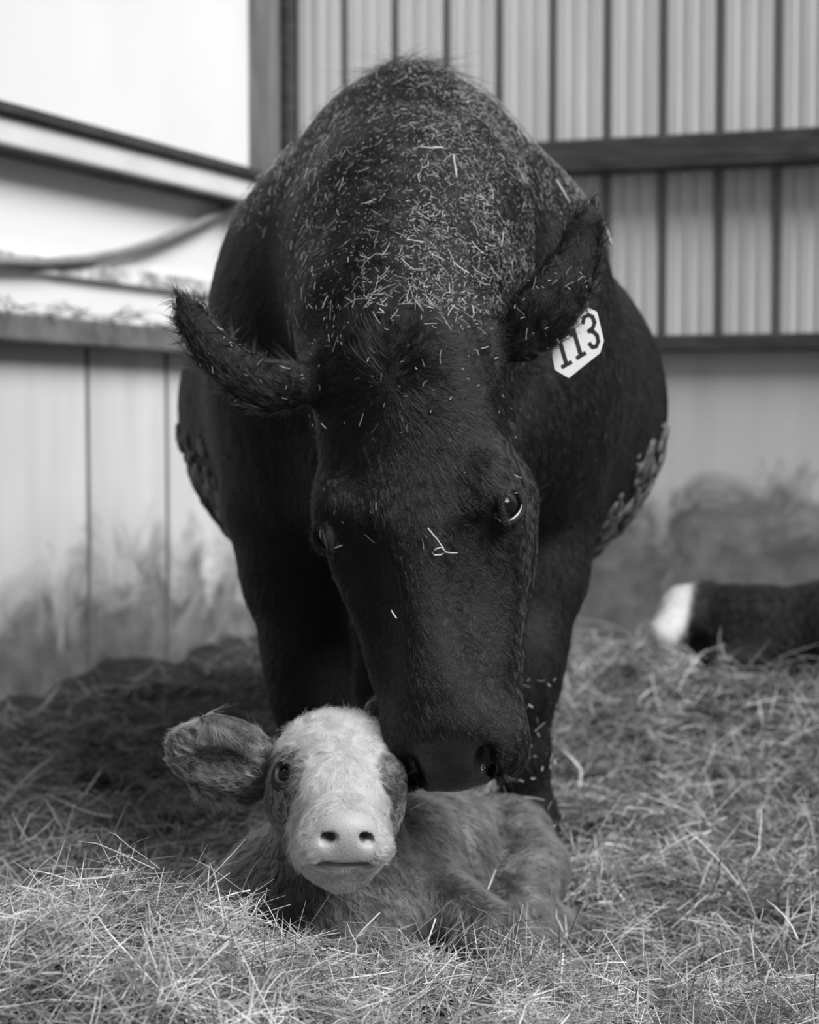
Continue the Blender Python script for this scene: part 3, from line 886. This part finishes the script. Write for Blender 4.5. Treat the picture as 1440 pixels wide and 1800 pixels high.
ishead = (fk[:, 2] > -0.03) & (fk[:, 1] > -0.14)
wgt = np.where(front > -0.25, np.where(ishead, 2.6, 1.0), 0.1) * (knose[KQ].max(1) < .5) * (fc[:, 2] > -0.1)
p, n, f, q, W = sample_surface(KV, KQ, KN, 170000, wgt, rng)
dd = np.linalg.norm(p - KEYE[0], axis=1)
q_ = (p - KO) @ KA.T
ok = (dd > 0.0245) & ~((np.abs(q_[:, 1] + .054 + .012 * np.clip(np.abs(q_[:, 0]) / .03 - .6, 0, 1)) < .005) & (q_[:, 2] > .19) & (np.abs(q_[:, 0]) < .048))
p, n = p[ok], n[ok]
white = calf_white(p)
lk = (p - KO) @ KA.T
head = (lk[:, 2] > -0.03) & (lk[:, 1] > -0.14)
fl = tangent(calf_flow(p, n) + VNoise(0.035, 8, 13)(p) * np.where(head & (lk[:, 2] < .12), np.where(lk[:, 2] < .07, .85, .5), .2)[:, None] * np.where(head & (white < .5), .15, 1)[:, None] + VNoise(0.012, 8, 19)(p) * np.where(head & (white < .5), .03, .12)[:, None], n)
ear_d = np.min([seg_weight(p, np.array(e_)[i], np.array(e_)[i + 1]) for e_ in (kel, ker) for i in range(4 if e_ is kel else 3)], axis=0)
ln = np.where(head, 0.015, 0.014) + rng.uniform(-.004, .004, len(p))
ln = np.where(ear_d < .045, ln * .45, ln)
ln = np.where(head & (lk[:, 2] < 0.04), ln * 1.35, ln)
ln = np.where(head & (lk[:, 2] > 0.17), ln * 0.55, ln)
ln = np.where(head & (white < .5) & (ear_d > .05), .0055, ln)
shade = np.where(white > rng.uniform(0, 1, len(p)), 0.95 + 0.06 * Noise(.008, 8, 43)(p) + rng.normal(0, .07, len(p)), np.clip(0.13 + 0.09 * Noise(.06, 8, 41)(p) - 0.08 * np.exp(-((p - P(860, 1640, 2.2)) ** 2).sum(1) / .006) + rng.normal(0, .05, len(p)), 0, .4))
curl = VNoise(0.018, 6, 61)
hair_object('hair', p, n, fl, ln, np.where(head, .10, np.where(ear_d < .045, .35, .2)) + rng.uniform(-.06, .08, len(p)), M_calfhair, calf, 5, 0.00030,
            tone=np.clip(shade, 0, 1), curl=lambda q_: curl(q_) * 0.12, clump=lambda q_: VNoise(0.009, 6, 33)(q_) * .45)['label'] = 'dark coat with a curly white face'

# ------------------------------------------------------------------ second calf, far right
farcalf = empty('calf', (1.0, 4.2, 0.02))
tag(farcalf, 'black calf with a pale face lying flat by the back wall', 'calf')
fp = [
    cap(P(1290, 1110, 4.15), P(1500, 1115, 4.15), 0.10, 0.12, 0.06), cap(P(1230, 1080, 4.18), P(1320, 1110, 4.16), 0.07, 0.10, 0.05),
    ell(P(1205, 1075, 4.15), (0.055, 0.07, 0.060), 0.03),
    cap(P(1195, 1075, 4.12), P(1166, 1122, 4.02), 0.046, 0.033, 0.03), ell(P(1164, 1118, 4.0), (0.034, 0.04, 0.036), 0.02),
    ell(P(1500, 1110, 4.15), (0.16, 0.16, 0.13), 0.05),
    cap(P(1330, 1150, 4.08), P(1250, 1165, 4.0), 0.04, 0.028, 0.03),
]
fp += chain([P(1218, 1060, 4.2), P(1245, 1052, 4.22), P(1275, 1062, 4.23)], [0.02, 0.032, 0.012], 0.02, (0, 1, 0), .4)
fx = axis_coords([(0.5, 1.4, 0.012)]); fy = axis_coords([(3.85, 4.4, 0.012)]); fz = axis_coords([(-0.05, 0.40, 0.012)])
FV, FQ = surface_net(fp, fx, fy, fz, 2)
FN = vert_normals(FV, FQ)
a_ = P(1205, 1040, 4.1); ed = P(1212, 1060, 4.1)
fcut = P(1210, 1075, 4.1)
fw = np.clip(((fcut - FV) @ nrm([1, -0.16, -0.15])) / 0.012 + 0.5, 0, 1)
fb = mesh_from('body', FV, FQ, attr_mat('far_calf_coat', 0.003, 0.62, 'white', 0.8), attrs={'white': fw}); keep_parent(fb, farcalf)
p, n, f, q, W = sample_surface(FV, FQ, FN, 12000, np.ones(len(FQ)), rng)
fw2 = np.clip(((fcut - p) @ nrm([1, -0.16, -0.15])) / 0.012 + 0.5, 0, 1)
hair_object('hair', p, n, tangent(np.tile([0.6, 0.2, -.5], (len(p), 1)) + rng.normal(0, .3, (len(p), 3)), n), rng.uniform(.012, .022, len(p)), 0.4,
            hair_mat('far_calf_hair', 0.002, 0.75, 0.4), farcalf, 3, 0.0009, tone=fw2)

# ------------------------------------------------------------------ straw
def stems_mesh(name, base, azim, elev, length, radius, tone, mat, bend=0.5, seg=5, avoid=(), rseed=1):
    r = np.random.default_rng(rseed)
    N = len(base)
    pts = np.zeros((N, seg, 3)); pts[:, 0] = base
    a, e = azim.copy(), elev.copy()
    kink = r.integers(1, seg, N)
    for i in range(1, seg):
        a = a + r.normal(0, 0.13 * bend, N) + np.where(kink == i, r.normal(0, bend, N), 0)
        e = e + r.normal(-0.05, 0.10 * bend, N) + np.where(kink == i, r.normal(-.1, bend * .6, N), 0)
        d = np.stack([np.cos(a) * np.cos(e), np.sin(a) * np.cos(e), np.sin(e)], 1)
        pts[:, i] = pts[:, i - 1] + d * (length / (seg - 1))[:, None]
    pts -= (pts.mean(1) - base)[:, None] * np.array([1, 1, 0])
    gz = ground_z(pts[..., 0], pts[..., 1]) + 0.002
    pts[..., 2] = np.maximum(pts[..., 2], gz)
    keep = np.ones(N, bool)
    for pr in avoid:
        keep &= (sdf_at(pr, pts.reshape(-1, 3)).reshape(N, seg) > 0.003).all(1)
    pts, radius, tone = pts[keep], radius[keep], tone[keep]; N = len(pts)
    d = np.zeros_like(pts); d[:, 1:-1] = pts[:, 2:] - pts[:, :-2]; d[:, 0] = pts[:, 1] - pts[:, 0]; d[:, -1] = pts[:, -1] - pts[:, -2]
    d = nrm(d)
    a1 = nrm(np.cross(d, np.array([0.12, 0.2, 0.97]))); a2 = np.cross(d, a1)
    ph = r.uniform(0, 6.28, N)[:, None, None]
    prof = np.ones(seg); prof[-1] = 0.35
    V = np.stack([pts + (radius[:, None] * prof)[..., None] * (np.cos(ph + t) * a1 + f_ * np.sin(ph + t) * a2) for t, f_ in ((0, 1), (2.09, .6), (4.19, .6))], 2)
    V = V.reshape(-1, 3)
    b0 = (np.arange(N)[:, None] * seg + np.arange(seg - 1)[None]).reshape(-1) * 3
    Q = np.concatenate([np.stack([b0 + j, b0 + (j + 1) % 3, b0 + 3 + (j + 1) % 3, b0 + 3 + j], 1) for j in range(3)])
    return mesh_from(name, V, Q, mat, smooth=False, attrs={'tone': np.repeat(tone, seg * 3)})

avoid = (cowp, cp, fp)
def field(N, y0, y1, thick, l0, l1, r0, r1, up, seed, t0=0.25, t1=1.0, xpad=0.12, ba=1.5):
    r = np.random.default_rng(seed)
    y = np.sqrt(r.uniform(y0 ** 2, y1 ** 2, N)); x = r.uniform(-1, 1, N) * (0.245 * y + xpad)
    h = r.uniform(0, 1, N) ** 1.3
    xy0 = np.stack([x, y, 0 * x], 1)
    cl = np.clip(0.5 + 0.5 * Noise(0.13, 8, seed)(xy0) + .25 * Noise(.05, 8, seed + 50)(xy0), 0, 1)
    h = h * (0.25 + 0.9 * cl)
    kp = r.uniform(size=N) < 0.45 + 0.55 * cl
    z = ground_z(x, y) + h * thick
    el = np.abs(r.normal(0, 0.28, N)) * np.where(r.uniform(size=N) < .5, 1, -.4)
    upm = r.uniform(size=N) < up
    el = np.where(upm, r.uniform(0.5, 1.25, N), el)
    ln = r.uniform(l0, l1, N) * np.where(upm, .75, 1)
    rad = r.uniform(r0, r1, N) * np.where(r.uniform(size=N) < 0.05, 1.8, 1)
    tone = np.clip(r.beta(ba, 1.3, N) * (t1 - t0) + t0, 0, 1)
    tone = np.clip(tone * (0.6 + 0.5 * np.clip(.5 + .6 * Noise(0.2, 8, seed + 90)(xy0), 0, 1)), 0, 1)
    return tuple(v[kp] for v in (np.stack([x, y, z], 1), r.uniform(0, 6.28, N), el, ln, rad, tone))
fields = [
    (46000, 1.25, 2.14, 0.060, 0.03, 0.12, 0.0004, 0.0009, 0.05, 11, .10, 1.0, .25, 1.2),
    (28000, 2.08, 3.0, 0.06, 0.04, 0.14, 0.0006, 0.0013, 0.05, 12, .06, .9, .45, 1.0),
    (26000, 3.0, 4.2, 0.06, 0.06, 0.17, 0.0008, 0.0018, 0.04, 13, .05, .8, .6, .9),
    (14000, 4.2, 5.3, 0.06, 0.08, 0.2, 0.0012, 0.0025, 0.04, 14, .05, .8, .6, .9),
]
parts = []
for i, fa in enumerate(fields):
    f_ = list(field(*fa))
    inside = ((f_[0] - CORNER) @ RN > .2) & ((f_[0] - CORNER) @ LN > .2)
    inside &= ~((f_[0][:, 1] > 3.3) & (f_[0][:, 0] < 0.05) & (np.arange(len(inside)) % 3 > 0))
    f_[5] = np.where((f_[0][:, 1] > 3.3) & (f_[0][:, 0] < 0.05), f_[5] * .6, f_[5])  # straw at the left rear darkened, shade put into its tone
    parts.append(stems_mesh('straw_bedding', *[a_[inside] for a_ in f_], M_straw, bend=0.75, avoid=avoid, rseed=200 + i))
labels = ['bright sharp straw heaped in front of the calf', 'loose straw around the calf and the cow front feet',
          'trodden straw bedding further back under the cow', 'blurred straw along the foot of the barn walls']
for o, lb in zip(parts, labels): tag(o, lb, 'straw', kind='stuff')

# chaff on the cow
def chaff(name, V, CQ_, N_, w, n, l0, l1, r0, r1, lift, seed):
    r = np.random.default_rng(seed)
    p, nn, f, q, W = sample_surface(V, CQ_, N_, n, w, r)
    t = tangent(r.normal(size=(n, 3)), nn); b_ = np.cross(nn, t)
    ln = r.uniform(0, 1, n) ** 3 * (l1 - l0) + l0
    c = r.normal(0, .25, n)
    tilt = r.normal(0, .12, n)
    pts = np.stack([p + nn * (lift + s_ * tilt * ln)[:, None] + (t * s_ + b_ * (c * (s_ * s_ - .08))[:, None]) * ln[:, None] for s_ in (-.5, -.17, .17, .5)], 1)
    rad = r.uniform(r0, r1, n)
    d = nrm(pts[:, -1] - pts[:, 0]); a1 = nrm(np.cross(d, nn)); a2 = np.cross(d, a1)
    Vv = np.stack([pts + (rad[:, None] * (math.cos(th_) * a1 + .6 * math.sin(th_) * a2))[:, None] for th_ in (0, 2.09, 4.19)], 2).reshape(-1, 3)
    b0 = (np.arange(n)[:, None] * 4 + np.arange(3)[None]).reshape(-1) * 3
    Q = np.concatenate([np.stack([b0 + j, b0 + (j + 1) % 3, b0 + 3 + (j + 1) % 3, b0 + 3 + j], 1) for j in range(3)])
    return mesh_from(name, Vv, Q, M_chaff, smooth=False, attrs={'tone': np.repeat(np.clip(r.normal(.45, .28, n), 0, 1), 12)})
fc = CV[CQ].mean(1); fn = CN[CQ].mean(1); fl_ = (fc - HO) @ HA.T
isback = (fc[:, 1] > 2.18) & (fc[:, 2] > 0.8) & ~((fl_[:, 1] > -0.10) & (fl_[:, 2] > 0.03))
for ear in (earl, earr): isback &= np.min([seg_weight(fc, np.array(ear)[i], np.array(ear)[i + 1]) for i in range(5)], axis=0) > .05
den = np.clip(0.75 + 0.3 * Noise(0.22, 8, 51)(fc) + 0.3 * Noise(.06, 8, 52)(fc), 0.15, 2)
neck = (np.abs(fc[:, 0]) < 0.17) & (fc[:, 1] < 2.75)
hz = np.where(neck, np.clip((fc[:, 2] - 0.80) / 0.06, 0, 1), np.clip((fc[:, 2] - 0.97) / 0.16, 0, 1))
wb = np.where(isback, np.maximum(np.clip(fn[:, 2] * 1.3 + 0.15, 0, 1), np.where(neck, .5, 0)) * hz * den * np.where(neck, np.where(fc[:, 0] < 0.0, .35, .8) + 3.5 * np.exp(-(((fc - P(712, 535, 2.3)) / np.array([.075, .2, .06])) ** 2).sum(1)), 1), 0) * (fc[:, 1] < 3.9)
tag(chaff('hay_chaff', CV, CQ, CN, wb, 14000, 0.0035, 0.026, 0.00025, 0.00056, 0.008, 5), 'pale hay bits scattered over the back and neck of the cow', 'hay', kind='stuff')
wd = np.where(isback & (fc[:, 1] < 3.3), np.clip(fn[:, 2] + .4, 0, 1) * np.clip(hz, 0, 1) * np.where(neck, 1.0, .35) * np.clip(.35 + fc[:, 0] / .12, .15, 1) * np.clip(.6 + .4 * Noise(.15, 8, 53)(fc), .1, 1), 0)
tag(chaff('hay_dust_sheen', CV, CQ, CN, wd, 16000, 0.0012, 0.006, 0.00018, 0.00035, 0.009, 15), 'fine pale hay dust that also imitates the sheen on the cow neck', 'hay', kind='stuff')  # dust specks also imitate the sheen, denser to the right
wh = np.where((fl_[:, 1] > -0.13) & (fl_[:, 2] > -0.06) & (fl_[:, 2] < 0.34) & (fc[:, 1] < 2.3), np.exp(-np.clip(fl_[:, 2], 0, 1) / 0.13), 0)
tag(chaff('hay_chaff', CV, CQ, CN, wh, 260, 0.003, 0.018, 0.0003, 0.0007, 0.008, 6), 'fine hay specks on the forehead and poll of the cow', 'hay', kind='stuff')

dleg = np.min([seg_weight(fc, rf[i], rf[i + 1]) for i in (3, 4)], axis=0)
wl = (dleg < .075) * (fc[:, 2] < .40) * (fc[:, 2] > .05) * (fn[:, 1] < 0.2) * 1.0
tag(chaff('hay_chaff', CV, CQ, CN, wl, 120, 0.006, 0.04, 0.0005, 0.0013, 0.007, 8), 'straw bits stuck to the muddy lower front leg beside the muzzle', 'hay', kind='stuff')
# single stalks that stand out
M_stalk = noisy('straw_stalk', 0.55, 0.75, 40, 0.5)

def stalk_on(px_pts, V_, N_, lift, rad, label):
    """a stalk that follows the surface below it"""
    pts = []
    for a, b_ in px_pts:
        d = nrm(P(a, b_, 1.0) - view); r = V_ - view
        off = np.linalg.norm(r - (r @ d)[:, None] * d, axis=1)
        f_ = (N_ @ -d) > 0
        c = np.nonzero((off < 0.012) & f_)[0]
        if len(c) == 0: c = np.nonzero(f_)[0][[np.argmin(off[f_])]]
        t = (r[c] @ d).min()
        pts.append(view + d * (t - lift))
    mb = MB(); mb.tube(pts, rad, 6)
    return tag(mb.build('straw_stalk', M_stalk, smooth=True), label, 'straw')
far_ = CV[:, 1] > 2.45
stalk_on([(752, 928), (760, 938), (770, 950), (778, 962), (783, 970), (776, 975), (764, 976), (760, 972), (766, 965), (776, 962), (784, 971), (794, 972), (804, 972)], CV, CN, 0.010, 0.0009, 'thin bent straw curled on the bridge of the cow nose')
stalk_on([(688, 1073), (692, 1080), (697, 1087)], CV, CN, 0.008, 0.0010, 'short pale straw low on the cow nose below the curled one')
stalk_on([(1062, 392), (1068, 408), (1076, 430)], CV[far_], CN[far_], 0.012, 0.0016, 'thick straw on the cow hip right of the tagged ear tip')
stalk_on([(978, 316), (990, 336), (1002, 358)], CV[far_], CN[far_], 0.012, 0.0015, 'thick straw on the cow back left of the tagged ear tip')
stalk_on([(797, 272), (800, 292), (803, 312)], CV, CN, 0.012, 0.0012, 'long pale straw standing upright on the middle of the cow back')
stalk_on([(735, 258), (755, 260), (778, 259)], CV, CN, 0.012, 0.0011, 'long pale straw lying level across the top of the cow back')
def stalk_at(px_pts, Y0, Y1, rad, label):
    m = len(px_pts)
    mb = MB(); mb.tube([P(a, b_, Y0 + (Y1 - Y0) * i / (m - 1)) for i, (a, b_) in enumerate(px_pts)], rad, 6)
    return tag(mb.build('straw_stalk', M_stalk, smooth=True), label, 'straw')
stalk_at([(766, 1615), (752, 1655), (764, 1690), (770, 1720)], 2.02, 1.98, 0.0010, 'bent straw sticking up before the calf folded foreleg')
stalk_at([(612, 1668), (636, 1636), (668, 1604)], 1.98, 2.0, 0.0008, 'thin slanting straw standing up before the calf neck')
stalk_at([(990, 1675), (986, 1720), (982, 1765)], 1.95, 1.93, 0.0017, 'pale upright straw to the right of the calf hind foot')
stalk_at([(115, 1687), (170, 1686), (235, 1680), (262, 1690)], 1.88, 1.88, 0.0024, 'broad flat straw lying level on the heap at the left')
stalk_at([(358, 1588), (385, 1606), (425, 1632)], 2.0, 1.97, 0.0016, 'broad cut straw leaning on the heap below the calf chest')
# straw caught on the ledge of the left boarding
r = np.random.default_rng(9); n = 260
sl = r.uniform(0.1, 1.6, n)
b_ = np.array([lw(s_, d_, z_) for s_, d_, z_ in zip(sl, r.uniform(.04, .07, n), 0.995 + r.uniform(0, .02, n) + .012 * np.sin(sl * 23))])
tag(stems_mesh('straw_litter', b_, r.uniform(0, 6.28, n), r.normal(0, .3, n), r.uniform(.03, .10, n), r.uniform(.001, .0025, n), r.uniform(0, .5, n), M_straw, rseed=3), 'straw bits caught on the ledge of the left boarding', 'straw', kind='stuff')
